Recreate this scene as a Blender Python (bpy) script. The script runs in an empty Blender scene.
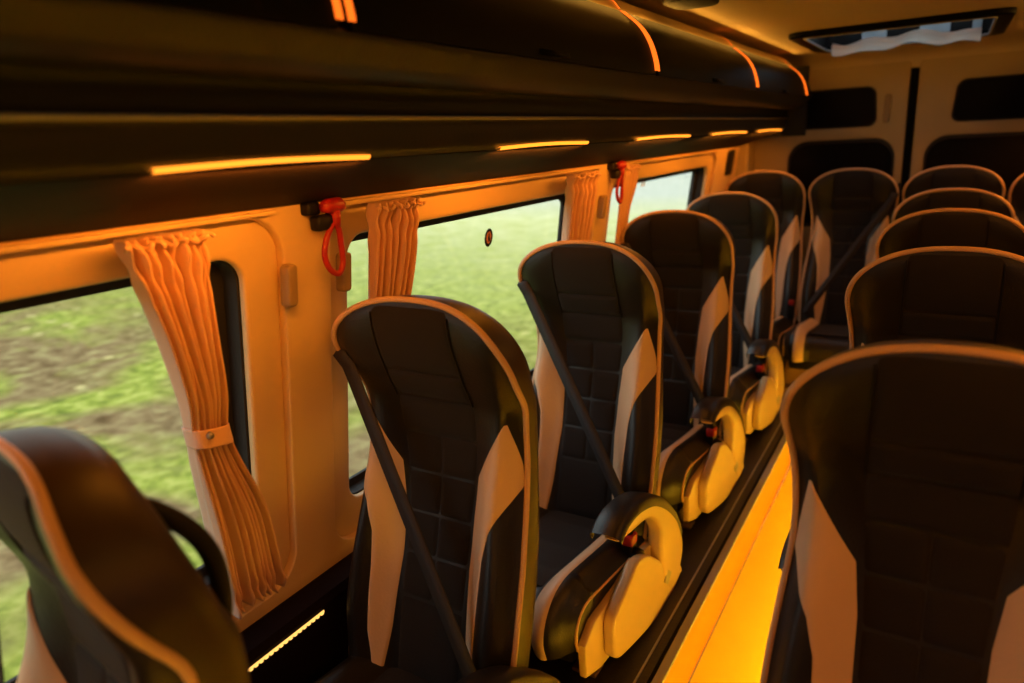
import bpy, bmesh, math, random
from mathutils import Vector, Matrix
random.seed(7)
scene = bpy.context.scene
COL = scene.collection
PI = math.pi
CAMZ = 1.64          # eye height above the aisle floor
POD = 0.19           # seat podium height
XC = -0.20           # centre line of the van

# ------------------------------------------------------------------ materials
def mat(name, col, rough=0.5, metal=0.0, bump=0.0, bscale=60.0, var=0.0, vscale=8.0, coat=0.0, spec=0.5, sheen=0.0):
    m = bpy.data.materials.new(name); m.use_nodes = True
    nt = m.node_tree; b = nt.nodes['Principled BSDF']
    b.inputs['Base Color'].default_value = (*col, 1)
    b.inputs['Roughness'].default_value = rough
    b.inputs['Metallic'].default_value = metal
    b.inputs['Coat Weight'].default_value = coat
    b.inputs['Specular IOR Level'].default_value = spec
    b.inputs['Sheen Weight'].default_value = sheen
    tc = nt.nodes.new('ShaderNodeTexCoord')
    if var > 0:
        n = nt.nodes.new('ShaderNodeTexNoise'); n.inputs['Scale'].default_value = vscale; n.inputs['Detail'].default_value = 4
        nt.links.new(tc.outputs['Object'], n.inputs['Vector'])
        r = nt.nodes.new('ShaderNodeMixRGB')
        r.inputs[1].default_value = (*[c*(1-var) for c in col], 1)
        r.inputs[2].default_value = (*[min(1, c*(1+var)) for c in col], 1)
        nt.links.new(n.outputs['Fac'], r.inputs[0]); nt.links.new(r.outputs[0], b.inputs['Base Color'])
    if bump > 0:
        n2 = nt.nodes.new('ShaderNodeTexNoise'); n2.inputs['Scale'].default_value = bscale; n2.inputs['Detail'].default_value = 3
        nt.links.new(tc.outputs['Object'], n2.inputs['Vector'])
        bp = nt.nodes.new('ShaderNodeBump'); bp.inputs['Strength'].default_value = bump; bp.inputs['Distance'].default_value = 0.004
        nt.links.new(n2.outputs['Fac'], bp.inputs['Height']); nt.links.new(bp.outputs[0], b.inputs['Normal'])
    return m

def emis(name, col, s):
    m = bpy.data.materials.new(name); m.use_nodes = True
    nt = m.node_tree; nt.nodes.clear()
    e = nt.nodes.new('ShaderNodeEmission'); e.inputs[0].default_value = (*col, 1); e.inputs[1].default_value = s
    o = nt.nodes.new('ShaderNodeOutputMaterial'); nt.links.new(e.outputs[0], o.inputs[0])
    return m

def glass(name, tint, refl=0.06, milky=0.0):
    m = bpy.data.materials.new(name); m.use_nodes = True
    nt = m.node_tree; nt.nodes.clear()
    t = nt.nodes.new('ShaderNodeBsdfTransparent'); t.inputs[0].default_value = (*tint, 1)
    g = nt.nodes.new('ShaderNodeBsdfGlossy'); g.inputs['Roughness'].default_value = 0.03
    mx = nt.nodes.new('ShaderNodeMixShader'); mx.inputs[0].default_value = refl
    nt.links.new(t.outputs[0], mx.inputs[1]); nt.links.new(g.outputs[0], mx.inputs[2])
    last = mx
    if milky:
        d = nt.nodes.new('ShaderNodeBsdfTranslucent'); d.inputs[0].default_value = (.8, .85, .8, 1)
        m2 = nt.nodes.new('ShaderNodeMixShader'); m2.inputs[0].default_value = milky
        nt.links.new(mx.outputs[0], m2.inputs[1]); nt.links.new(d.outputs[0], m2.inputs[2]); last = m2
    o = nt.nodes.new('ShaderNodeOutputMaterial'); nt.links.new(last.outputs[0], o.inputs[0])
    return m

AMBER = (1.0, 0.27, 0.018)
M = dict(
    leather=mat('black_leather', (.009, .0075, .007), .38, bump=.25, bscale=220, spec=.5),
    wing=mat('black_leather_wing', (.018, .015, .013), .42, bump=.25, bscale=220),
    fabric=mat('charcoal_fabric', (.0085, .0065, .006), .8, bump=.5, bscale=500, sheen=.06, spec=.3),
    beige=mat('beige_leather', (.66, .47, .29), .5, bump=.2, bscale=160, var=.06),
    piping=mat('tan_piping', (.64, .40, .22), .45),
    shell=mat('seat_back_plastic', (.022, .009, .007), .46, bump=.1, bscale=150),
    beigeplastic=mat('beige_plastic', (.62, .44, .22), .28, var=.04),
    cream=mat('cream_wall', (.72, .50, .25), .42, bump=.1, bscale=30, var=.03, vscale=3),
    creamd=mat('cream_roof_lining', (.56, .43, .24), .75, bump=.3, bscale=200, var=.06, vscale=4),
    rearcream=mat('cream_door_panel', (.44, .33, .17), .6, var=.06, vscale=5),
    curtain=mat('beige_curtain', (.72, .42, .27), .75, bump=.3, bscale=300, sheen=.3),
    black=mat('black_plastic', (.006, .005, .006), .5, spec=.25),
    gloss=mat('gloss_black', (.002, .002, .002), .45, spec=.06),
    rubber=mat('black_rubber', (.012, .011, .011), .7, bump=.2, bscale=90),
    rack=mat('rack_leatherette', (.018, .015, .013), .42, bump=.15, bscale=150),
    rackdark=mat('rack_underside', (.006, .002, .003), .7, spec=.12),
    chrome=mat('satin_trim', (.35, .33, .30), .35, metal=.6),
    alu=mat('aluminium', (.36, .37, .40), .4, metal=.25),
    podium=mat('podium_rubber', (.022, .019, .017), .5, bump=.3, bscale=120),
    yellow=mat('yellow_floor', (.92, .80, .035), .45, var=.05, vscale=5),
    orange=mat('step_riser', (.80, .30, .02), .45),
    red=mat('red_plastic', (.36, .010, .008), .45),
    web=mat('belt_webbing', (.016, .013, .014), .65, bump=.3, bscale=600),
    steel=mat('painted_steel', (.30, .22, .12), .35, metal=.5),
    badge=mat('grey_badge', (.45, .42, .36), .4, metal=.3),
    hook=mat('grey_beige_plastic', (.30, .20, .10), .5),
    darkglass=mat('privacy_glass', (.004, .003, .003), .4, spec=.08),
    cloth=mat('white_cloth', (.80, .74, .66), .8, bump=.3, bscale=60),
    pink=mat('sticker_pink', (.60, .25, .22), .6),
    skygrey=mat('painted_sky_reflection', (.42, .50, .56), .4),
    bench=mat('bench_carcass', (.34, .20, .08), .5),
    white=mat('white_paint', (.75, .75, .72), .6),
    bark=mat('dark_leaves', (.03, .05, .025), .8, bump=.5, bscale=20),
    body=mat('van_body', (.06, .06, .06), .5),
    led=emis('amber_led', AMBER, 2.4),
    ledarc=emis('orange_led', (1.0, .15, .010), 1.7),
    ledw=emis('yellow_led', (1.0, .52, .12), 1.6),
    ledy=emis('aisle_led', (1.0, .50, .02), 34.0),
    glass=glass('window_glass', (.97, .98, .95), .03, .0),
    tintglass=glass('tinted_window_glass', (.30, .32, .30), .05),  # for the unseen right windows, tint added to cut daylight
    hatchglass=glass('hatch_glass', (.80, .86, .90), .06),
)

def make_translucent(m, k):
    nt = m.node_tree; b = nt.nodes['Principled BSDF']; o = nt.nodes['Material Output']
    t = nt.nodes.new('ShaderNodeBsdfTranslucent'); t.inputs[0].default_value = (.9, .82, .74, 1)
    x = nt.nodes.new('ShaderNodeMixShader'); x.inputs[0].default_value = k
    nt.links.new(b.outputs[0], x.inputs[1]); nt.links.new(t.outputs[0], x.inputs[2]); nt.links.new(x.outputs[0], o.inputs[0])
make_translucent(M['cloth'], .85)

def ground_mat():
    m = bpy.data.materials.new('lawn'); m.use_nodes = True
    nt = m.node_tree; b = nt.nodes['Principled BSDF']; b.inputs['Roughness'].default_value = .9; b.inputs['Specular IOR Level'].default_value = 0
    tc = nt.nodes.new('ShaderNodeTexCoord')
    def noise(s, d=6, dist=0.0):
        n = nt.nodes.new('ShaderNodeTexNoise'); n.inputs['Scale'].default_value = s; n.inputs['Detail'].default_value = d
        n.inputs['Distortion'].default_value = dist
        nt.links.new(tc.outputs['Object'], n.inputs['Vector']); return n
    def ramp(src, stops):
        r = nt.nodes.new('ShaderNodeValToRGB'); e = r.color_ramp.elements
        e[0].position, e[0].color = stops[0][0], (*stops[0][1], 1)
        e[1].position, e[1].color = stops[-1][0], (*stops[-1][1], 1)
        for q in stops[1:-1]:
            x = e.new(q[0]); x.color = (*q[1], 1)
        nt.links.new(src, r.inputs[0]); return r
    def mix(f, a, c):
        x = nt.nodes.new('ShaderNodeMixRGB'); nt.links.new(f, x.inputs[0]); nt.links.new(a, x.inputs[1]); nt.links.new(c, x.inputs[2]); return x
    fine = ramp(noise(6, 7).outputs['Fac'], [(.30, (.13, .17, .03)), (.5, (.36, .40, .07)), (.72, (.62, .60, .16))])
    brown = ramp(noise(5, 7).outputs['Fac'], [(.30, (.15, .09, .04)), (.52, (.31, .21, .10)), (.75, (.50, .42, .18))])
    patch = ramp(noise(.55, 3, .6).outputs['Fac'], [(.44, (1, 1, 1)), (.60, (0, 0, 0))])
    # brown leaf litter lies close to the van, clean lawn further off
    sep = nt.nodes.new('ShaderNodeSeparateXYZ'); nt.links.new(tc.outputs['Object'], sep.inputs[0])
    near = nt.nodes.new('ShaderNodeMapRange'); nt.links.new(sep.outputs['Y'], near.inputs[0])
    near.inputs[1].default_value = 5.0; near.inputs[2].default_value = 9.0; near.inputs[3].default_value = 1; near.inputs[4].default_value = 0
    mul = nt.nodes.new('ShaderNodeMath'); mul.operation = 'MULTIPLY'
    nt.links.new(near.outputs[0], mul.inputs[0]); nt.links.new(patch.outputs[0], mul.inputs[1])
    c1 = mix(mul.outputs[0], fine.outputs[0], brown.outputs[0])
    v = nt.nodes.new('ShaderNodeTexVoronoi'); v.inputs['Scale'].default_value = 1.7; nt.links.new(tc.outputs['Object'], v.inputs['Vector'])
    lf = ramp(v.outputs['Distance'], [(.10, (1, 1, 1)), (.16, (0, 0, 0))])
    leaf = nt.nodes.new('ShaderNodeRGB'); leaf.outputs[0].default_value = (.72, .58, .25, 1)
    m2 = nt.nodes.new('ShaderNodeMath'); m2.operation = 'MULTIPLY'
    nt.links.new(lf.outputs[0], m2.inputs[0]); nt.links.new(near.outputs[0], m2.inputs[1])
    c2 = mix(m2.outputs[0], c1.outputs[0], leaf.outputs[0])
    # pale dry grass beyond, gravel lot furthest
    far = nt.nodes.new('ShaderNodeMapRange'); nt.links.new(sep.outputs['Y'], far.inputs[0])
    far.inputs[1].default_value = 7; far.inputs[2].default_value = 19
    pale = ramp(noise(1.6, 6).outputs['Fac'], [(.35, (.60, .60, .24)), (.65, (.78, .74, .40))])
    c3 = mix(far.outputs[0], c2.outputs[0], pale.outputs[0])
    far2 = nt.nodes.new('ShaderNodeMapRange'); nt.links.new(sep.outputs['Y'], far2.inputs[0])
    far2.inputs[1].default_value = 19; far2.inputs[2].default_value = 28
    grav = ramp(noise(3, 6).outputs['Fac'], [(.35, (.56, .56, .44)), (.65, (.72, .70, .58))])
    c4 = mix(far2.outputs[0], c3.outputs[0], grav.outputs[0])
    nt.links.new(c4.outputs[0], b.inputs['Base Color'])
    return m
M['lawn'] = ground_mat()

# ------------------------------------------------------------------ helpers
def tag(o, label=None, cat=None, group=None, kind=None):
    if label: o['label'] = label
    if cat: o['category'] = cat
    if group: o['group'] = group
    if kind: o['kind'] = kind
    return o

def empty(name, loc=(0, 0, 0)):
    o = bpy.data.objects.new(name, None); COL.objects.link(o); o.location = loc; o.empty_display_size = .1
    return o

def link(name, me, m, parent=None, smooth=True):
    ms = m if isinstance(m, (list, tuple)) else [m]
    for x in ms: me.materials.append(x)
    o = bpy.data.objects.new(name, me); COL.objects.link(o)
    if parent: o.parent = parent
    for p in me.polygons: p.use_smooth = smooth
    return o

def raw(verts, faces):
    me = bpy.data.meshes.new('m'); me.from_pydata([tuple(v) for v in verts], [], faces); me.validate(); me.update()
    return me

def fixn(me):
    bm = bmesh.new(); bm.from_mesh(me); bmesh.ops.remove_doubles(bm, verts=bm.verts, dist=1e-5)
    bmesh.ops.recalc_face_normals(bm, faces=bm.faces); bm.to_mesh(me); bm.free(); return me

def autosharp(me, deg=35):
    bm = bmesh.new(); bm.from_mesh(me)
    for e in bm.edges:
        if len(e.link_faces) == 2 and e.calc_face_angle(0) > math.radians(deg): e.smooth = False
    bm.to_mesh(me); bm.free(); return me

def merge(*mes):
    V, F = [], []
    for me in mes:
        n = len(V); V += [tuple(v.co) for v in me.vertices]; F += [[n+i for i in p.vertices] for p in me.polygons]
    return raw(V, F)

def box(x0, x1, y0, y1, z0, z1, bev=0.004, seg=2):
    bm = bmesh.new(); bmesh.ops.create_cube(bm, size=1)
    for v in bm.verts:
        v.co = Vector(((x0+x1)/2+v.co.x*(x1-x0), (y0+y1)/2+v.co.y*(y1-y0), (z0+z1)/2+v.co.z*(z1-z0)))
    if bev > 0: bmesh.ops.bevel(bm, geom=bm.edges[:], offset=bev, segments=seg, affect='EDGES', profile=.5)
    me = bpy.data.meshes.new('b'); bm.to_mesh(me); bm.free(); return autosharp(me)

def grid(P, closed_u=False):
    """P[i][j] points -> mesh"""
    n, k = len(P), len(P[0]); V = [p for r in P for p in r]; F = []
    for i in range(n-1):
        for j in range(k-1 if not closed_u else k):
            F.append([i*k+j, i*k+(j+1) % k, (i+1)*k+(j+1) % k, (i+1)*k+j])
    return raw(V, F)

def tube(pts, r, seg=10, closed=False, cap=True):
    pts = [Vector(p) for p in pts]; n = len(pts); V = []; F = []
    rr = r if isinstance(r, (list, tuple)) else [r]*n
    up = None
    for i, p in enumerate(pts):
        if closed: t = pts[(i+1) % n]-pts[i-1]
        else: t = pts[min(i+1, n-1)]-pts[max(i-1, 0)]
        t.normalize()
        if up is None:
            up = t.orthogonal().normalized()
        up = (up-t*up.dot(t)).normalized(); s = t.cross(up)
        for j in range(seg):
            a = 2*PI*j/seg; V.append(p+(up*math.cos(a)+s*math.sin(a))*rr[i])
    m = n if closed else n-1
    for i in range(m):
        for j in range(seg):
            a, b = i*seg, ((i+1) % n)*seg
            F.append([a+j, a+(j+1) % seg, b+(j+1) % seg, b+j])
    if not closed and cap:
        F.append(list(range(seg))[::-1]); F.append([(n-1)*seg+j for j in range(seg)])
    return fixn(raw(V, F))

def smoothpts(pts, n=8, closed=False):
    """Catmull-Rom through pts"""
    P = [Vector(p) for p in pts]; out = []; N = len(P)
    for i in range(N if closed else N-1):
        if closed: a, b, c, d = P[i-1], P[i], P[(i+1) % N], P[(i+2) % N]
        else: a, b, c, d = P[max(i-1, 0)], P[i], P[i+1], P[min(i+2, N-1)]
        for k in range(n):
            t = k/n
            out.append(.5*((2*b)+(c-a)*t+(2*a-5*b+4*c-d)*t*t+(3*b-a-3*c+d)*t**3))
    if not closed: out.append(P[-1])
    return out

def shape(outlines, thick, bev=0.0, mapf=None, res=2):
    """flat shape with holes from 2D outlines, extruded by thick (centred), then mapped (u,v,w)->xyz"""
    cu = bpy.data.curves.new('c', 'CURVE'); cu.dimensions = '2D'; cu.fill_mode = 'BOTH'
    cu.extrude = max(thick/2-bev, 0); cu.bevel_depth = bev; cu.bevel_resolution = res; cu.offset = -bev
    for o in outlines:
        s = cu.splines.new('POLY'); s.points.add(len(o)-1)
        for i, q in enumerate(o): s.points[i].co = (q[0], q[1], 0, 1)
        s.use_cyclic_u = True
    ob = bpy.data.objects.new('tmp', cu); COL.objects.link(ob)
    dg = bpy.context.evaluated_depsgraph_get()
    me = bpy.data.meshes.new_from_object(ob.evaluated_get(dg))
    bpy.data.objects.remove(ob); bpy.data.curves.remove(cu)
    if mapf:
        for v in me.vertices: v.co = Vector(mapf(*v.co))
    me.materials.clear()
    fixn(me); autosharp(me, 30); return me

def rrect(x0, x1, y0, y1, r, n=8, skew=0.0):
    out = []
    for cx, cy, a0 in ((x1-r, y1-r, 0), (x0+r, y1-r, PI/2), (x0+r, y0+r, PI), (x1-r, y0+r, 1.5*PI)):
        for i in range(n+1):
            a = a0+PI/2*i/n; x = cx+r*math.cos(a); y = cy+r*math.sin(a)
            out.append((x+skew*(y-y0), y))
    return out

def interp(tab, x):
    if x <= tab[0][0]: return tab[0][1]
    for (a, b), (c, d) in zip(tab, tab[1:]):
        if x <= c:
            t = (x-a)/(c-a); t = t*t*(3-2*t) if False else t
            return b+(d-b)*t
    return tab[-1][1]

def sinterp(tab, x):
    """smooth (Catmull) interpolation of an ascending table"""
    n = len(tab)
    if x <= tab[0][0]: return tab[0][1]
    if x >= tab[-1][0]: return tab[-1][1]
    for i in range(n-1):
        if tab[i][0] <= x <= tab[i+1][0]: break
    x0, y0 = tab[i]; x1, y1 = tab[i+1]; h = x1-x0
    def slope(k):
        if k == 0: return (tab[1][1]-tab[0][1])/(tab[1][0]-tab[0][0])
        if k == n-1: return (tab[-1][1]-tab[-2][1])/(tab[-1][0]-tab[-2][0])
        return (tab[k+1][1]-tab[k-1][1])/(tab[k+1][0]-tab[k-1][0])
    m0, m1 = slope(i), slope(i+1); t = (x-x0)/h
    return (2*t**3-3*t*t+1)*y0+(t**3-2*t*t+t)*h*m0+(-2*t**3+3*t*t)*y1+(t**3-t*t)*h*m1

def copy_tree(o, parent=None):
    kids = list(o.children)
    c = o.copy(); COL.objects.link(c)
    if parent: c.parent = parent
    for k in kids: copy_tree(k, c)
    return c

# ================================================================== SEAT
# local frame: x across (aisle side +), y to the rear, z up from podium; h measured down from the top of the backrest
TOPZ = 1.15
def halfw(h):                                   # h <= 0
    if h > -.15:
        q = min(1, (0.15+h)/.15)
        return .230*max(0, 1-q**2.3)**(1/2.3)
    return sinterp([(-.94, .226), (-.74, .236), (-.60, .232), (-.50, .223), (-.40, .214), (-.30, .215), (-.22, .223), (-.15, .230)], h)
def basey(h): return sinterp([(-.92, -.066), (-.86, -.052), (-.72, -.018), (-.55, .034), (-.38, .070), (-.25, .062), (-.18, .032), (-.10, .004), (-.04, -.004), (0, .004)], h)
def bulge(h): return sinterp([(-.86, .060), (-.70, .074), (-.45, .060), (-.32, .030), (-.22, .012), (-.10, .012), (0, .0)], h)
def edgey(h): return sinterp([(-.92, -.01), (-.70, -.012), (-.55, .0), (-.40, .020), (-.30, .022), (-.22, .022), (-.15, .004), (-.08, -.008), (-.03, -.004), (0, .0)], h)
def ss(a, b, x):
    t = max(0, min(1, (x-a)/(b-a))); return t*t*(3-2*t)
def S(x, h, off=0.0):
    w = max(halfw(h), 1e-4); a = min(abs(x)/w, 1)
    f = -bulge(h)*ss(.38, .80, a)*(1-ss(.82, 1.0, a)) + edgey(h)*ss(.80, 1.0, a)
    z = TOPZ+h
    return Vector((x, basey(h)+f-off, z))

def front_mesh():
    hs = [-.92*(i/76)**1.6 for i in range(77)]
    P = []
    for h in hs:
        w = halfw(h); P.append([S(w*math.sin(PI/2*(j/24-1)) if False else w*(j/24-1), h) for j in range(49)])
    return grid(P)

def edge_loop():
    """outline from lower left over the top to lower right"""
    L = []
    n = 40
    for i in range(n): L.append(-.92+(.92-.15)*i/n)
    hs = L
    pts = [(-halfw(h), h) for h in hs]
    for i in range(0, 41):
        a = PI*(1-i/40); c, s_ = math.cos(a), math.sin(a)
        x = .230*math.copysign(abs(c)**(2/2.3), c); h = -.15+.15*abs(s_)**(2/2.3)
        pts.append((x, h))
    pts += [(halfw(h), h) for h in hs[::-1]]
    return pts

def shell_mesh():
    loop = edge_loop(); rings = []
    prof = [(0, .000), (.0, .030), (.015, .062), (.05, .088), (.15, .102), (.4, .110), (.7, .113), (1.0, .114)]
    for s_, d in prof:
        R = []
        for x, h in loop:
            hh = -.45+(h+.45)*(1-s_*.55) if h > -.45 else h
            e = S(x, h).y
            b = basey(hh)
            y = e+(b-e)*min(1, d/.09)*(1 if d > 0 else 0)+d
            R.append(Vector((x*(1-s_), y, TOPZ+hh)))
        rings.append(R)
    return fixn(grid(rings))

def strip_patch(left, right, off=.005, nx=22, n=90, thick=.004):
    """patch between x=left(h) and x=right(h) tables over h range, lying on S"""
    h0 = max(left[0][0], right[0][0]); h1 = min(left[-1][0], right[-1][0])
    P = []
    for i in range(n+1):
        h = h0+(h1-h0)*i/n; a, b = interp(left, h), interp(right, h)
        row = []
        for j in range(nx+1):
            t = j/nx; x = a+(b-a)*t
            edge = min(t, 1-t, (h-h0)*20, (h1-h)*20)
            o = off*min(1, max(0, edge*6))**.5 if edge > 0 else 0
            row.append(S(x, h, .0008+o))
        P.append(row)
    return grid(P)

def quilt_mesh(h0, h1, xw, nx=30, nh=10, cells=1, amp=.008):
    P = []
    for i in range(nh+1):
        v = i/nh; h = h0+(h1-h0)*v; row = []
        for j in range(nx+1):
            u = j/nx; x = -xw(h)+2*xw(h)*u; uc = (u*cells) % 1 if u < 1 else 1
            k = (1-abs(2*v-1)**3)*(1-abs(2*uc-1)**(5 if cells > 1 else 9))
            row.append(S(x, h, -.001+amp*k**.5))
        P.append(row)
    return grid(P)

def seat_cushion_pt(x, t):
    """t 0..1 rear to front then down the front"""
    a = abs(x)/.228
    prof = -.012+.040*ss(.40, .74, a)-.045*ss(.80, 1.0, a)
    path = [(0, .04, .250), (.15, -.08, .258), (.35, -.23, .275), (.55, -.38, .297), (.70, -.49, .312), (.80, -.56, .306), (.88, -.603, .272), (.94, -.615, .225), (1.0, -.600, .170)]
    y = sinterp([(q[0], q[1]) for q in path], t); z = sinterp([(q[0], q[2]) for q in path], t)
    ang = ss(.70, .92, t)*PI/2
    y -= prof*math.sin(ang)*1.0; z += prof*math.cos(ang)
    if t > .7: y += .03*ss(.6, 1.0, a)
    return Vector((x, y, z))

def make_seat(mirror=False, belt=True, arm=True, handle=True):
    root = empty('passenger_seat')
    sx = -1 if mirror else 1
    def put(name, me, m, par=None, flip=True, smooth=True):
        if sx < 0:
            for v in me.vertices: v.co.x *= -1
            me.flip_normals()
        return link(name, me, m, par or root, smooth)
    # backrest front and rear shell
    bk = put('backrest', fixn(front_mesh()), M['leather'])
    put('back_shell', shell_mesh(), M['shell'])
    put('piping', tube([S(x, h)+Vector((0, -.001, 0)) for x, h in edge_loop()], .0068, 8), M['piping'])
    # head panel and quilted insert
    xw = lambda h: sinterp([(-.86, .088), (-.55, .088), (-.40, .096), (-.30, .104), (-.20, .104), (0, .100)], h)
    hp = merge(quilt_mesh(-.165, -.012, lambda h: min(xw(h), halfw(h)*.9), amp=.006))
    put('head_panel', hp, M['fabric'])
    rows = [(-.235, -.168, 1), (-.330, -.238, 1), (-.425, -.333, 2), (-.520, -.428, 2), (-.615, -.523, 2), (-.715, -.618, 2), (-.90, -.718, 1)]
    put('quilted_insert', merge(*[quilt_mesh(a, b, xw, cells=c) for a, b, c in rows]), M['fabric'])
    inner = [(-.92, .122), (-.80, .106), (-.62, .094), (-.50, .097), (-.405, .107), (-.266, .186)]
    outer = [(-.92, .136), (-.80, .150), (-.64, .151), (-.56, .155), (-.49, .171), (-.410, .2125), (-.268, .190)]
    for s in (-1, 1):
        a = [(h, s*x) for h, x in inner]; b = [(h, s*x) for h, x in outer]
        pm = strip_patch(a, b) if s > 0 else strip_patch(b, a)
        ap = put('accent_panel', pm, M['beige'])
        seam = tube([S(s*(interp(inner, h)*.35+interp(outer, h)*.65), h, .0035) for h in [-.30-.02*i for i in range(29)]], .0010, 5)
        put('seam', seam, M['piping'], ap)
        # seams on the head wings
    for s in (-1, 1):
        put('headrest_seam', tube([S(s*xw(h)*1.0, h, .002) for h in [-.03-.01*i for i in range(22)]], .0022, 6), M['black'])
    # cushion
    P = [[seat_cushion_pt(-.228+.456*j/36, i/44) for j in range(37)] for i in range(45)]
    # side skirts
    for r in P:
        r.insert(0, r[0]+Vector((-.004, .01, -.02))); r.insert(0, Vector((-.226, r[0].y+.01, max(.12, r[0].z-.13))))
        r.append(r[-1]+Vector((.004, .01, -.02))); r.append(Vector((.226, r[-1].y+.01, max(.12, r[-1].z-.13))))
    cu = put('seat_cushion', fixn(grid(P)), M['leather'])
    for s in (1,):
        Q = []
        for i in range(41):
            t = .16+.84*i/40; row = []
            for j in range(9):
                u = j/8; x = s*(.118+.052*u*(1 if t > .15 else t/.15))
                p = seat_cushion_pt(x, min(t, 1)); n = .004*(1-abs(2*u-1)**4)
                ang = ss(.70, .92, t)*PI/2
                row.append(p+Vector((0, -math.sin(ang)*(n+.001), math.cos(ang)*(n+.001))))
            Q.append(row)
        put('accent_stripe', grid(Q), M['beige'], cu)
    Q = []
    for i in range(37):
        t = .04+.70*i/36; row = []
        for j in range(21):
            u = j/20; x = -.108+.216*u
            v = (t*5) % 1
            k = (1-abs(2*v-1)**5)*(1-abs(2*u-1)**9)
            row.append(seat_cushion_pt(x, t)+Vector((0, 0, .001+.007*k)))
        Q.append(row)
    put('seat_insert', grid(Q), M['fabric'], cu)
    for s in (1,):
        put('side_piping', tube([seat_cushion_pt(.2275*s, t)+Vector((.001*s, 0, -.012)) for t in [.1+.88*i/30 for i in range(31)]], .005, 7), M['piping'], cu)
    put('seat_pan', box(-.205, .205, -.54, .02, .10, .19, .02, 3), M['black'])
    yz = lambda X0, X1: (lambda u, v, w: ((X0+X1)/2+w, u, v))
    # inner tan side skirt beside the cushion
    if arm:
        put('side_skirt', shape([[(-.20, .255), (-.33, .235), (-.50, .236), (-.565, .20), (-.56, .10), (-.47, .065), (-.40, .055), (-.2, .05), (.02, .03), (.04, .2)]], .024, .006, yz(.229, .253)), M['beigeplastic'])
        cover = [(-.286, .293), (-.22, .275), (-.163, .242), (-.11, .20), (-.03, .135), (.10, .06), (.126, .02), (.10, -.005+.02), (.04, -.02+.02), (-.05, .0), (-.136, .0), (-.24, .02), (-.339, .045), (-.417, .069), (-.452, .10), (-.457, .134), (-.454, .211), (-.411, .241), (-.333, .271)]
        pl = put('recliner_cover', shape([[tuple(p)[:2] for p in smoothpts([(a, b, 0) for a, b in cover], 4, True)]], .036, .012, yz(.252, .288), 4), M['beigeplastic'])
        put('badge', shape([[(-.037, .068), (-.005, .095), (-.037, .122), (-.069, .095)]], .004, .001, yz(.288, .293)), M['badge'], pl)
        # curved armrest: tan side crescent with a dark padded top
        outerc = [(-.425, .440), (-.385, .462), (-.325, .470), (-.249, .459), (-.150, .424), (-.045, .356), (.050, .268), (.105, .180), (.115, .106), (.085, .050)]
        innerc = [(.0, .02), (-.05, .09), (-.085, .16), (-.092, .236), (-.100, .295), (-.145, .350), (-.205, .388), (-.275, .405), (-.355, .418), (-.415, .430)]
        crescent = smoothpts([(a, b, 0) for a, b in outerc], 5)+smoothpts([(a, b, 0) for a, b in innerc], 5)
        ar = put('armrest', shape([[(p.x, p.y) for p in crescent]], .050, .014, yz(.242, .292), 4), M['beigeplastic'])
        top = smoothpts([(a, b, 0) for a, b in outerc[:8]], 6)
        R = []
        for p in top:
            pass
        prof = [(-.056, -.030), (-.056, -.002), (-.046, .010), (-.01, .015), (.018, .013), (.029, .004), (.032, -.018)]
        for i, p in enumerate(top):
            a = top[max(i-1, 0)]; b = top[min(i+1, len(top)-1)]; t = (b-a).normalized(); n = Vector((-t.y, t.x, 0)); n = n if n.y > 0 or n.x > 0 else -n
            k = 1
            R.append([Vector((.262+q[0], p.x+n.x*q[1]*k, p.y+n.y*q[1]*k)) for q in prof])
        put('armrest_pad', fixn(grid(R)), M['leather'], ar)
        bu = put('belt_buckle', box(.205, .238, -.215, -.165, .22, .335, .008, 3), M['black'])
        put('release_button', box(.211, .246, -.224, -.180, .292, .326, .006, 3), M['red'], bu)
        put('recliner_knob', tube([(.236, -.19, .245), (.262, -.19, .245)], [.030, .024], 20), M['black'])
    if handle:
        hp = smoothpts([(.125, .06, 1.09), (.130, .105, 1.070), (.135, .152, 1.015), (.136, .170, .95), (.135, .160, .88), (.125, .09, .82)], 8)
        put('grab_handle', tube(hp, .0125, 12), M['black'])
    if belt:
        ps = []
        n = 44
        for i in range(n+1):
            t = i/n; ps.append((-.205+.405*t, -.17-.66*t))
        ys = [S(x, h).y-.012 for x, h in ps]
        # taut webbing: lower convex hull of the depth profile
        hull = []
        for i in range(n+1):
            while len(hull) >= 2 and (ys[hull[-1]]-ys[hull[-2]])*(i-hull[-2]) >= (ys[i]-ys[hull[-2]])*(hull[-1]-hull[-2]): hull.pop()
            hull.append(i)
        tab = [(k, ys[k]) for k in hull]
        C = [Vector((ps[i][0], interp(tab, i), TOPZ+ps[i][1])) for i in range(n+1)]
        C = [Vector((-.222, .085, TOPZ-.105)), Vector((-.219, .045, TOPZ-.115)), Vector((-.215, .0, TOPZ-.140))]+C
        if arm: C += [Vector((.218, -.17, .335))]
        R = []
        for i, c in enumerate(C):
            a = C[max(i-1, 0)]; b = C[min(i+1, len(C)-1)]; t = (b-a).normalized()
            side = t.cross(Vector((0, 1, 0))).normalized()*.0205
            nn = Vector((0, -.0015, 0))
            R.append([c-side+nn, c+side+nn, c+side-nn, c-side-nn])
        bl = put('seat_belt', fixn(grid(R, True)), M['web'])
        g = put('belt_guide', box(-.239, -.222, .02, .10, TOPZ-.15, TOPZ-.085, .006, 2), M['black'], bl)
    # legs, or the brown box under a bench seat
    if not arm: put('seat_box', box(-.222, .222, -.52, .06, .0, .14, .012, 3), M['bench'])
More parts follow.
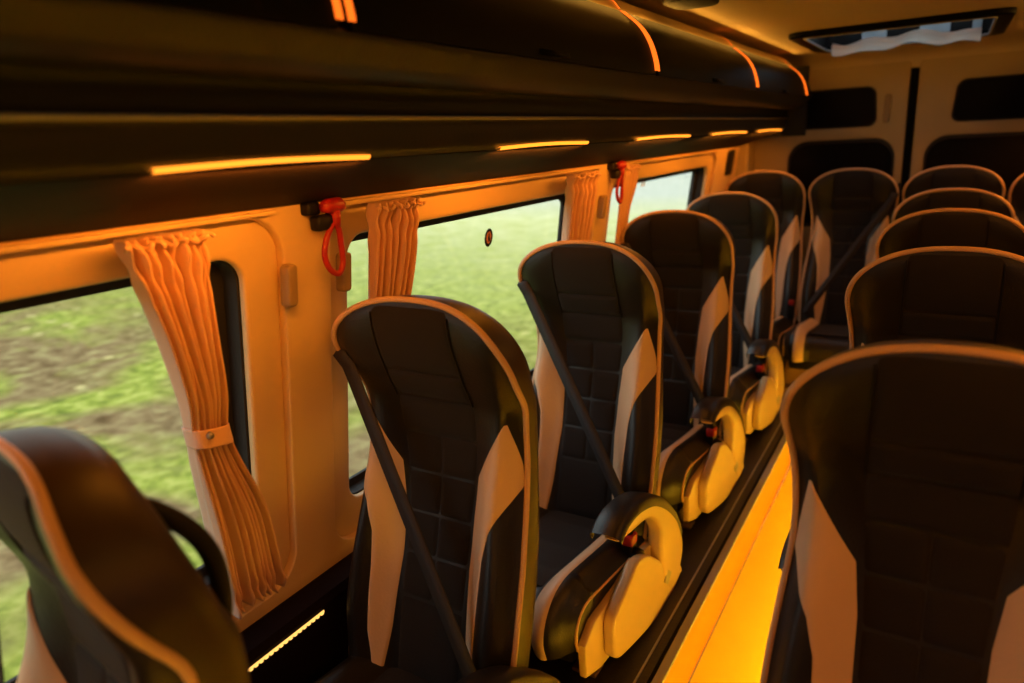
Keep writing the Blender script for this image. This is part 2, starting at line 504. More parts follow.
    for yy in ((-.42, -.10) if arm else ()):
        put('leg', merge(tube([(.17, yy, .12), (.19, yy, .02), (.19, yy, .0)], .018, 12), box(.15, .225, yy-.03, yy+.03, 0, .012, .004)), M['steel'])
        put('leg', merge(tube([(-.17, yy, .12), (-.19, yy, .02), (-.19, yy, .0)], .018, 12), box(-.225, -.15, yy-.03, yy+.03, 0, .012, .004)), M['steel'])
    return root

XL, XR = -.928, .038
GL = 'black and beige seats along the window side'
left = make_seat()
YL = [.245, 1.097, 1.927, 2.794, 3.659]
labL = ['black seat cut by the bottom left corner, showing its piped side and grab handle',
        'black and beige reclining seat nearest the camera beside the tied window curtain',
        'black and beige seat behind the nearest window seat, its curved armrest fully in view',
        'third full black and beige seat of the window row, partly behind the second one',
        'fourth window row seat, directly in front of the raised rear bench seats']
ZS = [0, 0, 0, 0, 0]
for i, (y, l) in enumerate(zip(YL, labL)):
    o = left if i == 0 else copy_tree(left)
    o.location = (XL+(.02 if i == 0 else 0), y, POD+ZS[i]); o.rotation_euler = (math.radians(-4.0), 0, math.radians(-8)) if i == 0 else (0, 0, 0); tag(o, l, 'seat', GL)
right = make_seat(mirror=True, belt=False, handle=False)
YR = [1.134, 1.978, 2.857, 3.719]
labR = ['large dark seat at the right edge of the photo, right of the yellow aisle floor',
        'dark seat across the aisle, second from the camera, only its head and shoulder showing',
        'dark seat across the aisle, third from the camera, only its rounded top showing',
        'dark seat across the aisle, fourth from the camera, just before the rear bench']
for i, (y, l) in enumerate(zip(YR, labR)):
    o = right if i == 0 else copy_tree(right)
    o.location = (XR, y, POD-(.016 if i == 0 else 0)); tag(o, l, 'seat', 'black and beige seats across the aisle')
rear = make_seat(arm=False, belt=False, handle=False)
rearb = make_seat(mirror=True, arm=False, belt=True, handle=False)
XE = [-.938, -.451, .036, .523]
labE = ['rear bench seat in the left corner, just behind the fourth window seat',
        'rear bench seat facing down the aisle with a dark belt crossing its backrest',
        'rear bench seat right of the door gap, only its rounded top showing above other seats',
        'rear bench seat at the far right, only a sliver of its top corner showing']
used = False
YE, ZE = 4.50, POD+.056
for i, (x, l) in enumerate(zip(XE, labE)):
    if i == 1: o = rearb
    else:
        o = rear if not used else copy_tree(rear); used = True
    o.location = (x, YE, ZE); tag(o, l, 'seat', 'raised seats of the rear bench')
# buckle between the rear seats
bk = link('belt_buckle', box(-.018, .018, -.02, .03, -.06, .05, .007, 3), M['black'])
bk.location = (-.700, 4.24, POD+.43); tag(bk, 'black belt buckle with red button between the two left rear bench seats', 'buckle')
rb = link('release_button', box(-.014, .014, -.026, .012, .030, .056, .005, 3), M['red'], bk)

# ================================================================== FLOOR, PODIUMS
def struct(name, me, m, parent=None, smooth=False):
    o = link(name, me, m, parent, smooth)
    if not parent: o['kind'] = 'structure'
    return o
Y0, Y1 = -1.7, 4.93
struct('floor', box(-.532, -.16, Y0, 4.05, -.06, 0, 0), M['yellow'])
ped = struct('trim_1', merge(box(-1.30, -.575, Y0, 4.20, -.06, POD, 0), box(-1.30, .9, 4.05, Y1, -.06, POD, 0)), M['podium'])
struct('trim_2', box(-.574, -.536, Y0, 4.05, .0, POD-.004, 0), M['orange'])
struct('trim_3', merge(box(-.606, -.600, Y0, 4.048, POD-.004, POD+.004, .001), box(-.562, -.534, Y0, 4.046, POD-.01, POD+.006, .003)), M['alu'])
struct('trim_4', box(-.574, -.564, Y0, 4.047, POD-.003, POD+.0015, 0), M['gloss'])
struct('trim_5', box(-.16, .9, Y0, 4.05, -.06, POD, 0), M['podium'])
rl = link('step_light', box(-.168, -.160, Y0+.3, 4.0, .125, .155, .001), M['ledy'])
tag(rl, 'long yellow step light under the right podium edge, beside the yellow aisle floor', 'light')
# rear bench base
bb = link('bench_base', merge(box(-1.17, .78, 3.94, 4.72, POD, POD+.056, .010, 3)), M['bench'], smooth=False)
tag(bb, 'brown boxed base raising the rear bench seats above the podium', 'bench base')

# ================================================================== LEFT WALL
def wallx(z):        # z world; the side wall leans out downwards
    return -1.15-.145*(CAMZ-.19-z)
def wl(off=0.0):     # (Y, z, w) -> xyz with w toward the cabin
    return lambda u, v, w: (wallx(v)+off+w, u, v)
def wr(off=0.0):
    return lambda u, v, w: (2*XC-wallx(v)-off-w, u, v)
ZB, ZT = CAMZ-1.050, CAMZ+.02
wins = [(-.42, .902), (1.195, 2.46), (2.745, 4.13)]
WT, WB = CAMZ-.186, CAMZ-.895
def wall_side(mf, name):
    outer = [(Y0, ZB), (Y1, ZB), (Y1, ZT), (Y0, ZT)]
    # subdivide edges so nothing needs bending
    holes = [rrect(a-.075, b+.085, WB-.10, WT+.072, .085) for a, b in wins]
    return struct(name, shape([outer]+holes, .030, .006, mf(-.015)), M['cream'], smooth=True)
wall_side(wl, 'wall_left')
wall_side(wr, 'wall_right')
def win_side(mf, base, sgn, hide=False):
    for i, (a, b) in enumerate(wins):
        fr = struct('window_%d' % (base+i), shape([rrect(a-.078, b+.088, WB-.103, WT+.075, .088), rrect(a, b, WB, WT, .055)], .022, .008, mf(-.032), 3), M['cream'], smooth=True)
        lip = struct('window_lip', shape([rrect(a-.012, b+.012, WB-.012, WT+.012, .062), rrect(a+.004, b-.004, WB+.004, WT-.004, .05)], .05, .002, mf(-.066)), M['rubber'], fr, smooth=True)
        struct('window_gasket', shape([rrect(a-.015, b+.015, WB-.015, WT+.015, .06), rrect(a+.028, b-.036, WB+.026, WT-.026, .04)], .012, .002, mf(-.088)), M['rubber'], fr)
        struct('window_pane', shape([rrect(a+.01, b-.01, WB+.01, WT-.01, .04)], .004, 0, mf(-.098)), M['glass'] if sgn > 0 else M['tintglass'], fr)
win_side(wl, 1, 1)
win_side(wr, 4, -1)
# outer body skin so daylight enters by the windows only
for nm, mf in (('wall_outer_left', wl), ('wall_outer_right', wr)):
    outer = [(Y0-.1, .0-.1), (Y1+.12, -.1), (Y1+.12, 2.2), (Y0-.1, 2.2)]
    holes = [rrect(a+.0, b-.0, WB+.0, WT-.0, .045) for a, b in wins]
    struct(nm, shape([outer]+holes, .012, 0, mf(-.108)), M['body'])
# lower kick panel and its ledge
def kick(sgn, name):
    f = (lambda x: x) if sgn > 0 else (lambda x: 2*XC-x)
    prof = [(-1.292, POD), (-1.215, POD), (-1.205, .575), (-1.212, .596), (-1.262, .606), (-1.292, .604)]
    V = []; n = len(prof)
    for y in (Y0, Y1): V += [(f(a), y, b) for a, b in prof]
    F = [[i, (i+1) % n, n+(i+1) % n, n+i] for i in range(n)]+[list(range(n))[::-1], [n+i for i in range(n)]]
    return struct(name, fixn(raw(V, F)), M['rackdark'])
kick(1, 'baseboard_left'); kick(-1, 'baseboard_right')
def beads(x, y0, y1, z, n, r):
    mes = []
    for i in range(n):
        y = y0+(y1-y0)*i/(n-1); mes.append(box(x-r*.6, x+r*.6, y-r*1.0, y+r*1.0, z-r*.7, z+r*.7, r*.25, 1))
    return merge(*mes)
led = link('led_strip', merge(beads(-1.201, .44, .99, .562, 40, .0044), box(-1.2065, -1.2035, .43, 1.0, .559, .565, 0)), M['ledw'])
tag(led, 'thin beaded yellow light strip along the dark panel low under the nearest window', 'light')

# curtain rails
for i, (a, b) in enumerate([(-.5, .955), (1.10, 2.54), (2.66, 4.20)]):
    r = link('curtain_rail', shape([[(a, CAMZ-.113), (b, CAMZ-.111), (b+.003, CAMZ-.106), (b, CAMZ-.102), (a, CAMZ-.102)]], .018, .003, wl(.007)), M['cream'])
    tag(r, ['cream curtain rail above the nearest window with the tied curtain', 'cream curtain rail above the middle side window', 'cream curtain rail above the last side window'][i], 'curtain rail', 'curtain rails over the side windows')

# curtains --------------------------------------------------------
def curtain(name, ctop, cols, nf, amp, label, tie=None, seed=1, off=.022):
    """cols: list of (z, yl, yr, depthscale) from top to bottom"""
    rnd = random.Random(seed); ph = [rnd.uniform(-.5, .5) for _ in range(60)]
    tabL = sorted((z, a) for z, a, b, k in cols); tabR = sorted((z, b) for z, a, b, k in cols); tabK = sorted((z, k) for z, a, b, k in cols)
    zt, zb = cols[0][0], cols[-1][0]; P = []
    N = 90; J = nf*14
    for i in range(N+1):
        z = zt+(zb-zt)*i/N; a, b, k = sinterp(tabL, z), sinterp(tabR, z), sinterp(tabK, z); row = []
        for j in range(J+1):
            u = j/J; w = u*nf
            g = math.sin(2*PI*w+.9*math.sin(u*11+ph[1]*5)+ .25*math.sin(i*.07+ph[3]*6)); g = math.copysign(abs(g)**.85, g)
            g2 = .35*math.sin(4*PI*w+ph[7]*3+i*.03)
            puck = .0
            if i < 14: puck = .5*math.sin(i*.8+u*37)*(1-i/14)
            hem = .0
            if i > N-8: hem = .25*math.sin(u*30+i)*(i-N+8)/8
            d = amp*k*(g*.5+g2*.5+.5+puck*.4+hem*.5)
            yy = a+(b-a)*(u+.012*math.sin(2*PI*w+1.3))
            zz = z-(.008*math.sin(u*9+1)+.006*math.sin(2*PI*w))*(1 if i > N-8 else 0)*(i-N+8)/8 if i > N-8 else z
            row.append(Vector((wallx(z)+off+d, yy, zz)))
        P.append(row)
    me = grid(P)
    root = link(name, me, M['curtain'])
    so = root.modifiers.new('t', 'SOLIDIFY'); so.thickness = .0015
    tag(root, label, 'curtain', 'beige pleated window curtains')
    # gathered header
    hd = []
    for j in range(J+1):
        u = j/J; w = u*nf
        hd.append(Vector((wallx(zt)+off+amp*cols[0][3]*(.9+.3*math.sin(2*PI*w+.7)), cols[0][1]+(cols[0][2]-cols[0][1])*u, zt-.014+.004*math.sin(w*9))))
    link('header_tape', tube(hd, .0040, 6), M['curtain'], root)
    if tie:
        z = tie; a, b = sinterp(tabL, z), sinterp(tabR, z); k = amp*sinterp(tabK, z)
        R = []
        for t in range(33):
            an = 2*PI*t/32; cy = (a+b)/2+(b-a)/2*1.06*math.copysign(abs(math.cos(an))**.6, math.cos(an)); cx = wallx(z)+off+k*.55+(k*.75+.006)*math.copysign(abs(math.sin(an))**.6, math.sin(an))
            R.append([Vector((cx-.002*q, cy, z+.018*q+.004*(cy-a)/(b-a)*-3)) for q in (-1, -.8, 0, .8, 1)])
        tb = link('tie_band', fixn(grid(R)), M['curtain'], root); tb.modifiers.new('t', 'SOLIDIFY').thickness = .003
        st = link('snap_button', tube([(wallx(z)+off+k*1.35+.004, a+.020, z+.004), (wallx(z)+off+k*1.35+.012, a+.020, z+.004)], [.0075, .005], 14), M['chrome'], tb)
    return root
Z = CAMZ
curtain('curtain', 0, [(Z-.113, .612, .772, .8), (Z-.20, .640, .768, .9), (Z-.30, .672, .772, .9), (Z-.42, .702, .782, .8), (Z-.500, .712, .786, .6), (Z-.56, .716, .800, .75), (Z-.70, .732, .852, .95), (Z-.910, .752, .885, 1.1)], 8, .055,
        'beige pleated curtain tied with a band at the right end of the nearest window', tie=Z-.495, seed=3)
curtain('curtain', 0, [(Z-.113, 1.200, 1.375, .9), (Z-.25, 1.200, 1.365, .9), (Z-.50, 1.21, 1.34, .3), (Z-.62, 1.22, 1.34, .25), (Z-.88, 1.2, 1.35, .3)], 7, .040,
        'beige pleated curtain at the left end of the middle window, above the nearest window seat', tie=Z-.56, seed=5)
curtain('curtain', 0, [(Z-.113, 2.19, 2.42, .9), (Z-.25, 2.20, 2.42, .9), (Z-.50, 2.21, 2.40, .8), (Z-.855, 2.22, 2.42, 1)], 6, .040,
        'beige curtain at the right end of the middle window, left of the farther red hammer', tie=Z-.56, seed=8)
curtain('curtain', 0, [(Z-.113, 2.74, 2.90, .5), (Z-.20, 2.74, 2.90, .4), (Z-.30, 2.75, 2.88, .2), (Z-.60, 2.75, 2.88, .1)], 5, .040,
        'narrow beige curtain at the left end of the last window, beside the farther red hammer', tie=Z-.56, seed=9, off=.012)

# coat hooks
for y, l in ((.985, 'grey beige coat hook on the pillar right of the tied curtain'), (1.145, 'grey beige coat hook left of the middle window, below the nearer red hammer'), (2.575, 'brown coat hook on the pillar between middle and last window')):
    z0, z1 = Z-.305, Z-.215
    out = rrect(y-.013, y+.013, z0, z1, .010)
    h = link('coat_hook', shape([out], .030, .006, wl(.013)), M['hook']); tag(h, l, 'hook', 'coat hooks on the window pillars')

# emergency hammers
def hammer(y, label):
    x = wallx(Z-.12)+.01
    e = empty('emergency_hammer', (x, y, Z-.115))
    link('mount_bracket', merge(box(-.012, .018, -.046, -.008, -.008, .022, .006), box(-.004, .030, -.030, .022, -.046, -.010, .008), box(.0, .02, .018, .046, -.03, -.005, .004)), M['black'], e)
    link('hammer_head', tube([(.030, -.014, .008), (.030, .000, .010), (.030, .038, .010), (.030, .050, .006)], [.012, .017, .018, .012], 14), M['red'], e)
    link('hammer_neck', tube([(.028, .026, .0), (.028, .024, -.04)], [.014, .011], 12), M['red'], e)
    lp = smoothpts([(.026, .014, -.035), (.024, -.010, -.070), (.022, -.018, -.105), (.022, -.006, -.138), (.022, .020, -.152), (.022, .038, -.130), (.023, .038, -.085), (.026, .032, -.045)], 8, True)
    link('handle_loop', tube(lp, [.0072]*len(lp), 10, closed=True), M['red'], e)
    e.scale = (.9, .9, .9)
    tag(e, label, 'emergency hammer', 'red emergency hammers on the window pillars')
    return e
hammer(1.075, 'red emergency hammer with a looped handle on the pillar right of the tied curtain')
hammer(2.655, 'small distant red emergency hammer on the pillar before the last side window')

# stickers on the panes
def sticker(y, z, r, label):
    me = shape([[(y+r*.8*math.cos(a*PI/16), z+r*math.sin(a*PI/16)) for a in range(32)], [(y+r*.5*math.cos(a*PI/16), z+r*.66*math.sin(a*PI/16)) for a in range(32)]], .001, 0, wl(-.093))
    o = link('window_sticker', me, M['black'])
    link('sticker_centre', shape([[(y+r*.5*math.cos(a*PI/16), z+r*.66*math.sin(a*PI/16)) for a in range(32)]], .0008, 0, wl(-.093)), M['pink'], o)
    link('sticker_symbol', shape([[(y-.004, z-.012), (y+.008, z-.012), (y+.004, z+.014), (y-.001, z+.014)]], .0014, 0, wl(-.0925)), M['black'], o)
    tag(o, label, 'sticker'); return o
STK = sticker(1.92, Z-.292, .030, 'small dark oval sticker with a pink centre on the middle window glass')
me = shape([rrect(3.26, 3.32, Z-.235, Z-.195, .008)], .001, 0, wl(-.093))
o = link('window_label', me, M['cloth']); tag(o, 'small pale label stuck on the last side window glass', 'sticker')

# ================================================================== OVERHEAD RACKS
def extr(prof, y0, y1, f, caps=True, closed=True):
    n = len(prof); V = []
    for y in (y0, y1): V += [(f(a), y, b) for a, b in prof]
    F = [[i, (i+1) % n, n+(i+1) % n, n+i] for i in range(n if closed else n-1)]
    if caps and closed: F += [list(range(n))[::-1], [n+i for i in range(n)]]
    return autosharp(fixn(raw(V, F)), 40)
RY0, RY1 = -1.6, 4.62
def c2(pts, n=6):
    return [(p.x, p.y) for p in smoothpts([(a, b, 0) for a, b in pts], n)]
def rack(side):
    f = (lambda x: x) if side == 'left' else (lambda x: 2*XC-x)
    zz = lambda L: [(a, Z+b) for a, b in L]
    root = empty('overhead_rack', (0, 0, 0))
    tag(root, 'dark overhead luggage rack above the side windows, orange light arcs between its doors' if side == 'left' else 'dark overhead luggage rack above the right hand seats, outside the photo', 'luggage rack')
    # underside panel from wall to lip
    link('underside_panel', extr(zz([(-1.165, -.094), (-1.128, -.096), (-.905, -.026), (-.872, -.014), (-.875, .0), (-1.165, .0)]), RY0, RY1, f), M['rackdark'], root)
    fas = c2([(-.872, -.012), (-.862, .000), (-.856, .020), (-.852, .042), (-.846, .052), (-.836, .056)])
    link('fascia', extr(zz(fas+[(-.90, .056), (-.90, -.01)]), RY0, RY1, f), M['rack'], root)
    link('trim_edge', link_tube(f, -.842, Z+.0545, RY0, RY1), M['chrome'], root)
    link('recess', extr(zz([(-.836, .058), (-.850, .075), (-.842, .102), (-.800, .110), (-.9, .115), (-.9, .056)]), RY0, RY1, f), M['black'], root)
    roll = c2([(-.815, .104), (-.785, .108), (-.760, .120), (-.742, .138), (-.726, .158), (-.735, .166)])
    link('padded_roll', extr(zz(roll+[(-.90, .166), (-.90, .104)]), RY0, RY1, f), M['rack'], root)
    # locker doors: convex gloss panels with gaps that hold orange light arcs
    arcp = c2([(-.722, .160), (-.728, .200), (-.745, .250), (-.775, .295), (-.826, .338)], 8)
    ya = [-.45, .775, 2.005, 3.235, 4.455]
    edges = [RY0]+ya+[RY1]
    for a, b in zip(edges, edges[1:]):
        P = [[(f(x+.004), y, Z+z) for x, z in arcp] for y in (a+.012, b-.012)]+[]
        bx = [(x+.004, z) for x, z in arcp]+[(-.85, .338), (-.78, .166)]
        d = link('locker_door', extr(zz(bx), a+.012, b-.012, f), M['gloss'], root)
        link('door_handle', extr(zz([(-.722, .166), (-.712, .168), (-.714, .178), (-.724, .180)]), (a+b)/2-.06, (a+b)/2+.06, f), M['gloss'], d)
    link('carcass', extr(zz([(-.76, .166), (-.80, .25), (-.86, .33), (-1.14, .44), (-1.2, .0), (-.90, .0), (-.90, .166)]), RY0, RY1, f), M['black'], root)
    for i, y in enumerate(ya):
        sh = [(x+.003, z) for x, z in arcp[3:]]
        R = [[Vector((f(x+d), yy, Z+z)) for x, z in sh] for (yy, d) in ((y-.015, .0), (y-.015, .006), (y+.013, .006), (y+.013, .0))]
        if i == 1:
            R1 = [[Vector((f(x+d), yy, Z+z)) for x, z in sh] for (yy, d) in ((y-.016, 0), (y-.016, .006), (y-.006, .006), (y-.006, 0))]
            R2 = [[Vector((f(x+d), yy, Z+z)) for x, z in sh] for (yy, d) in ((y+.009, 0), (y+.009, .006), (y+.018, .006), (y+.018, 0))]
            me = merge(grid(R1), grid(R2))
        else: me = grid(R)
        link('light_arc', fixn(me), M['ledarc'], root)
        # the arc carries on across the upper strip
        up = c2([(-.832, .346), (-.850, .368), (-.880, .392), (-.91, .403)], 5)
        R = [[Vector((f(x+.003), yy, Z+z)) for x, z in up] for yy in (y-.007, y+.007)]
        link('upper_light', fixn(grid(R)), M['ledarc'], root)
    up = c2([(-.826, .338), (-.848, .362), (-.885, .392), (-.93, .404)], 5)
    link('upper_strip', extr(zz(up+[(-1.1, .41), (-1.0, .338)]), RY0, RY1, f), M['creamd'], root)
    # lip lights under the front edge
    for (a, b) in ((-1.10, -.70), (-.30, .12), (.550, .955), (1.385, 1.850), (2.220, 2.780), (3.08, 3.69), (3.93, 4.55)):
        n = 14; R = []
        for i in range(n+1):
            y = a+(b-a)*i/n; bow = .0035*math.sin(PI*i/n)
            R.append([Vector((f(-.862+q[0]), y, Z-.012+bow+q[1])) for q in ((-.014, -.002), (-.002, -.002), (.003, .003), (.002, .006), (-.010, .003))])
        link('lip_light', fixn(grid(R, True)), M['led'], root)
    for (a, b) in ((-1.10, -.70), (-.30, .12), (.550, .955), (1.385, 1.850), (2.220, 2.780), (3.08, 3.69), (3.93, 4.55)):
        L = bpy.data.lights.new('lip_lamp', 'AREA'); L.shape = 'RECTANGLE'; L.size = b-a; L.size_y = .018
        L.color = (1, .30, .022); L.energy = 2.1 if side == 'left' else 3.4
        lo = bpy.data.objects.new('lip_lamp', L); COL.objects.link(lo); lo.parent = root
        d = Vector((f(-1.0)-f(-.87), 0, -.13)) if side == 'left' else Vector((0, 0, -1))
        zax = -d.normalized(); xax = Vector((0, 1, 0)); yax = zax.cross(xax).normalized()
        lo.matrix_world = Matrix(((xax.x, yax.x, zax.x, f(-.872)), (xax.y, yax.y, zax.y, (a+b)/2), (xax.z, yax.z, zax.z, Z-.024), (0, 0, 0, 1)))
    # fill lights added above the upper strip to brighten the ceiling, no real fixture
    for y in (-.9, .4, 1.6, 2.8, 4.0):
        L = bpy.data.lights.new('ceiling_fill', 'AREA'); L.shape = 'RECTANGLE'; L.size = 1.3; L.size_y = .02
        L.color = (1, .46, .06); L.energy = 1.0
        lo = bpy.data.objects.new('ceiling_fill', L); COL.objects.link(lo); lo.parent = root
        d = Vector((f(1.0)-f(0), 0, -.02)); zax = -d.normalized(); xax = Vector((0, 1, 0)); yax = zax.cross(xax).normalized()
        lo.matrix_world = Matrix(((xax.x, yax.x, zax.x, f(-.836)), (xax.y, yax.y, zax.y, y), (xax.z, yax.z, zax.z, Z+.378), (0, 0, 0, 1)))
    # end caps
    link('end_panel', box(min(f(-1.2), f(-.74)), max(f(-1.2), f(-.74)), RY1, RY1+.02, Z-.05, Z+.34, .006), M['black'], root)
    return root
def link_tube(f, x, z, y0, y1):
    return tube([(f(x), y0, z), (f(x), y1, z)], .0045, 8)
rack('left'); rack('right')

# ================================================================== CEILING, REAR
ZC = Z+.415
hx0, hx1, hy0, hy1 = -.66, .15, 3.66, 4.50
def cl(u, v, w): return (u, v, ZC+w)
struct('ceiling', shape([[(-1.25, Y0-.1), (.85, Y0-.1), (.85, Y1+.1), (-1.25, Y1+.1)], rrect(hx0+.02, hx1-.02, hy0+.02, hy1-.02, .05)], .03, 0, lambda u, v, w: (u, v, ZC+.015+w)), M['creamd'])
# cove between ceiling and rear header
cv = c2([(4.62, ZC), (4.78, ZC-.012), (4.87, ZC-.05), (4.895, ZC-.12)], 6)
V = []
for x in (-1.2, .8): V += [(x, a, b) for a, b in cv]+[(x, 4.96, ZC-.12), (x, 4.96, ZC+.02)]
n = len(cv)+2
struct('trim_6', fixn(raw(V, [[i, (i+1) % n, n+(i+1) % n, n+i] for i in range(n)]+[list(range(n)), [n+i for i in range(n)]])), M['creamd'], smooth=False)
# roof hatch
hr = empty('roof_hatch', ((hx0+hx1)/2, (hy0+hy1)/2, ZC)); ox, oy = (hx0+hx1)/2, (hy0+hy1)/2
hm = lambda zo: (lambda u, v, w: (u-ox, v-oy, zo+w))
link('hatch_frame', shape([rrect(hx0-.03, hx1+.03, hy0-.03, hy1+.03, .07), rrect(hx0+.035, hx1-.035, hy0+.035, hy1-.035, .045)], .028, .008, hm(-.010)), M['gloss'], hr)
link('hatch_well', shape([rrect(hx0+.015, hx1-.015, hy0+.015, hy1-.015, .05), rrect(hx0+.03, hx1-.03, hy0+.03, hy1-.03, .045)], .10, .002, hm(.05)), M['black'], hr)
link('hatch_trim', shape([rrect(hx0+.030, hx1-.030, hy0+.030, hy1-.030, .05), rrect(hx0+.040, hx1-.040, hy0+.040, hy1-.040, .045)], .010, .002, hm(-.022)), M['alu'], hr)
pn = link('hatch_pane', shape([rrect(hx0+.02, hx1-.02, hy0+.02, hy1-.02, .04)], .006, 0, hm(.09)), M['hatchglass'], hr)
for k in range(5):
    x = hx0+.10+k*.15
    link('pane_bar', box(x-.032-ox, x+.032-ox, hy0+.03-oy, hy1-.03-oy, .098, .104, .001), M['black'], hr)
for a, b in ((-.458, -.34), (-.19, -.054), (.04, .08)):
    link('painted_reflection', box(a-ox, b-ox, hy1-.046-oy, hy1-.040-oy, .004, .085, .002), M['skygrey'], hr)  # bluish plates paint sky reflections onto the far well wall
tag(hr, 'rectangular roof hatch with dark frame and bluish glass in the rear ceiling', 'roof hatch')
# cloth blind gathered along the far edge
R = []
rnd = random.Random(4)
for i in range(61):
    u = i/60; x = hx0+.07+(hx1-hx0-.14)*u
    sag = .020+.016*math.sin(u*7.5+.6)+.010*math.sin(u*19)
    y = hy1-.11
    row = []
    for k in range(11):
        a = 2*PI*k/11
        row.append(Vector((x, y+math.cos(a)*(.045+.01*math.sin(u*23)), ZC-.004-sag*.6+math.sin(a)*(.028+.006*math.sin(u*17+k)))))
    R.append(row)
bl = link('hatch_blind', fixn(grid(R, True)), M['cloth']); tag(bl, 'bunched white cloth blind along the far edge of the roof hatch', 'blind')
# dome of the next ceiling lamp at the very top
dm = link('ceiling_vent', shape([rrect(-.83, -.68, 2.32, 2.52, .05)], .018, .007, lambda u, v, w: (u, v, ZC-.008+w)), M['rubber'])
tag(dm, 'small dark ceiling fitting at the top edge of the photo, left of the roof hatch', 'vent')

# rear wall: frame, two doors
YR_ = 4.90
mr = lambda yo: (lambda u, v, w: (u, yo-w, v))
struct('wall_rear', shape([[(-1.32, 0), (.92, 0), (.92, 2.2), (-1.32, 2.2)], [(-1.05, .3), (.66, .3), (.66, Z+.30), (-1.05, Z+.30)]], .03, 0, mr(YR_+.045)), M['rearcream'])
struct('wall_outer_rear', box(-1.32, .92, 5.0, 5.02, -.1, 2.2, 0), M['body'])
def door(name, xa, xb, up, lo, slot):
    pts = [(xa, .25), (xb, .25), (xb, Z+.335), (xa, Z+.335)]
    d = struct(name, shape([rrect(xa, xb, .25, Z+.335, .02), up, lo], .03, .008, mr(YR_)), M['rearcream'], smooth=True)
    struct('door_glass', box(min(xa, xb)+.02, max(xa, xb)-.02, YR_+.012, YR_+.02, .5, Z+.30, 0), M['darkglass'], d)
    for hl in (up, lo):
        cx = sum(p[0] for p in hl)/len(hl); cy = sum(p[1] for p in hl)/len(hl)
        gro = [(cx+(p[0]-cx)*1.0, cy+(p[1]-cy)*1.0) for p in hl]
        inn = [(cx+(p[0]-cx)*.955, cy+(p[1]-cy)*.92) for p in hl]
        struct('window_seal', shape([gro, inn], .012, .003, mr(YR_-.004)), M['rubber'], d)
    struct('grab_slot', shape([rrect(slot-.016, slot+.016, Z+.0, Z+.16, .014)], .022, .006, mr(YR_-.016)), M['hook'], d)
    return d
door('door_1', -1.10, -.232, rrect(-.86, -.385, Z-.020, Z+.212, .05, skew=-.08), rrect(-.88, -.275, Z-.62, Z-.088, .12), -.337)
door('door_2', -.186, .68, rrect(-.012, .47, Z-.020, Z+.212, .05, skew=.08), rrect(-.125, .50, Z-.62, Z-.088, .12), .59)
struct('trim_7', box(-.228, -.192, YR_-.004, YR_+.03, .3, Z+.32, .004), M['gloss'])
# rear corner pillar with its narrow dark vent
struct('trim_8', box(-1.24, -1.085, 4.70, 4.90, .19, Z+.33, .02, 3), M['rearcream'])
vs = link('pillar_vent', shape([rrect(4.42, 4.56, Z-.26, Z-.11, .03)], .012, .004, wl(.006)), M['black'])
tag(vs, 'narrow dark vent on the side wall beyond the last window, above the corner rear seat', 'vent')
# front bulkhead behind the camera with the windscreen opening
struct('wall_front', shape([[(-1.32, -.1), (.92, -.1), (.92, 2.2), (-1.32, 2.2)], rrect(-.55, .15, 1.35, 1.65, .12)], .03, 0, mr(Y0-.05)), M['body'])

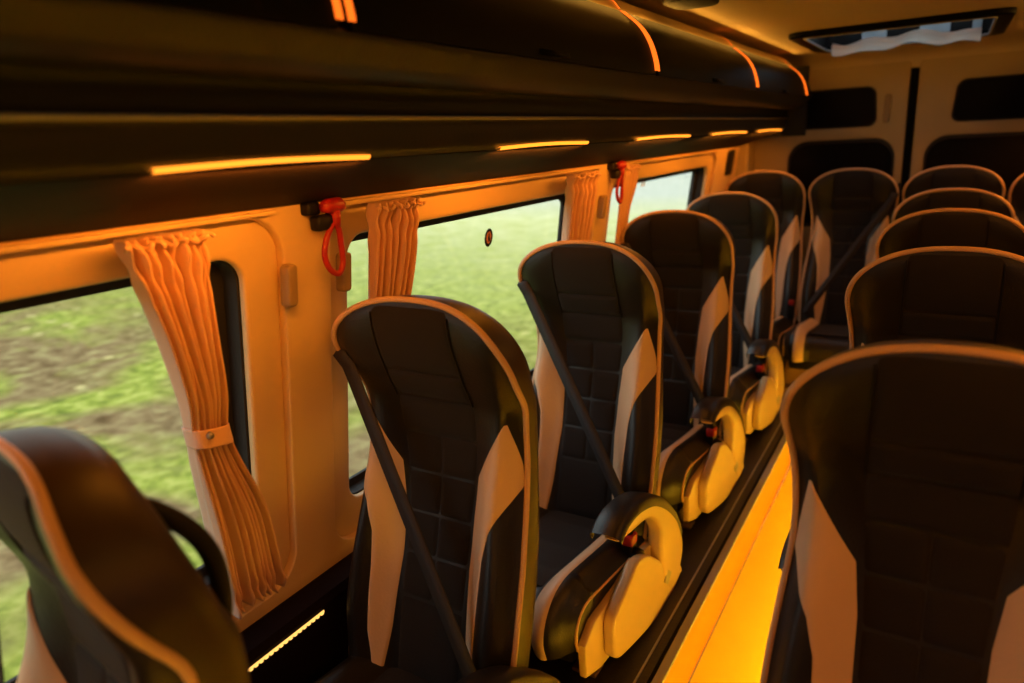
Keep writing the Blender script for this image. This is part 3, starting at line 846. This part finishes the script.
# ================================================================== OUTSIDE
g = struct('ground', raw([(-70, -30, 0), (25, -30, 0), (25, 120, 0), (-70, 120, 0)], [[0, 1, 2, 3]]), M['lawn'])
g.location.z = -.70
def shrub(loc, s, label):
    bm = bmesh.new(); bmesh.ops.create_icosphere(bm, subdivisions=4, radius=1)
    rnd = random.Random(2)
    for v in bm.verts:
        k = 1+.16*math.sin(v.co.x*9+1)*math.cos(v.co.y*8)+.12*math.sin(v.co.z*11)+rnd.uniform(-.06, .06)
        v.co = Vector((v.co.x*s*k, v.co.y*s*.8*k, max(-.1, v.co.z)*s*.5*k+.05))
    me = bpy.data.meshes.new('s'); bm.to_mesh(me); bm.free()
    o = link('shrub', me, M['bark']); o.location = loc; tag(o, label, 'shrub'); return o
shrub((-11.2, 23.2, -.70), .55, 'small dark low shrub on the pale grass seen through the middle window')
po = link('bollard', merge(box(-.14, .14, -.14, .14, 0, 2.2, .03), box(-.17, .17, -.17, .17, 2.2, 2.26, .02)), M['white'])
po.location = (-12.6, 40.0, -.70); tag(po, 'pale square post standing far off, seen through the last side window', 'post')

# ================================================================== WORLD, CAMERA
w = bpy.data.worlds.new('overcast'); scene.world = w; w.use_nodes = True
nt = w.node_tree; bg = nt.nodes['Background']
tc = nt.nodes.new('ShaderNodeTexCoord'); sp = nt.nodes.new('ShaderNodeSeparateXYZ'); nt.links.new(tc.outputs['Generated'], sp.inputs[0])
rp = nt.nodes.new('ShaderNodeValToRGB'); nt.links.new(sp.outputs['Z'], rp.inputs[0])
rp.color_ramp.elements[0].position = 0; rp.color_ramp.elements[0].color = (.80, .84, .80, 1)
rp.color_ramp.elements[1].position = .6; rp.color_ramp.elements[1].color = (.62, .72, .80, 1)
nt.links.new(rp.outputs[0], bg.inputs[0]); bg.inputs[1].default_value = 2.1

cam = bpy.data.cameras.new('camera'); co = bpy.data.objects.new('camera', cam); COL.objects.link(co)
f, yaw, pitch, roll = 702.0, 0.555, 0.275, -0.0553
cy, sy = math.cos(yaw), math.sin(yaw)
fw = Vector((-sy*math.cos(pitch), cy*math.cos(pitch), -math.sin(pitch))); rt = Vector((cy, sy, 0)); upv = rt.cross(fw)
c, s = math.cos(roll), math.sin(roll)
r2 = c*rt+s*upv; u2 = -s*rt+c*upv
co.matrix_world = Matrix(((r2.x, u2.x, -fw.x, 0), (r2.y, u2.y, -fw.y, 0), (r2.z, u2.z, -fw.z, CAMZ), (0, 0, 0, 1)))
cam.sensor_width = 36; cam.lens = f*36/1024; cam.clip_start = .02; cam.clip_end = 300
cam.dof.use_dof = True; cam.dof.focus_distance = 1.75; cam.dof.aperture_fstop = 1.8
scene.camera = co
vs_ = scene.view_settings; vs_.view_transform = 'Standard'; vs_.look = 'None'; vs_.gamma = 1; vs_.exposure = 0.0; vs_.use_curve_mapping = False
scene.cycles.max_bounces = 8; scene.cycles.diffuse_bounces = 5; scene.cycles.transparent_max_bounces = 12
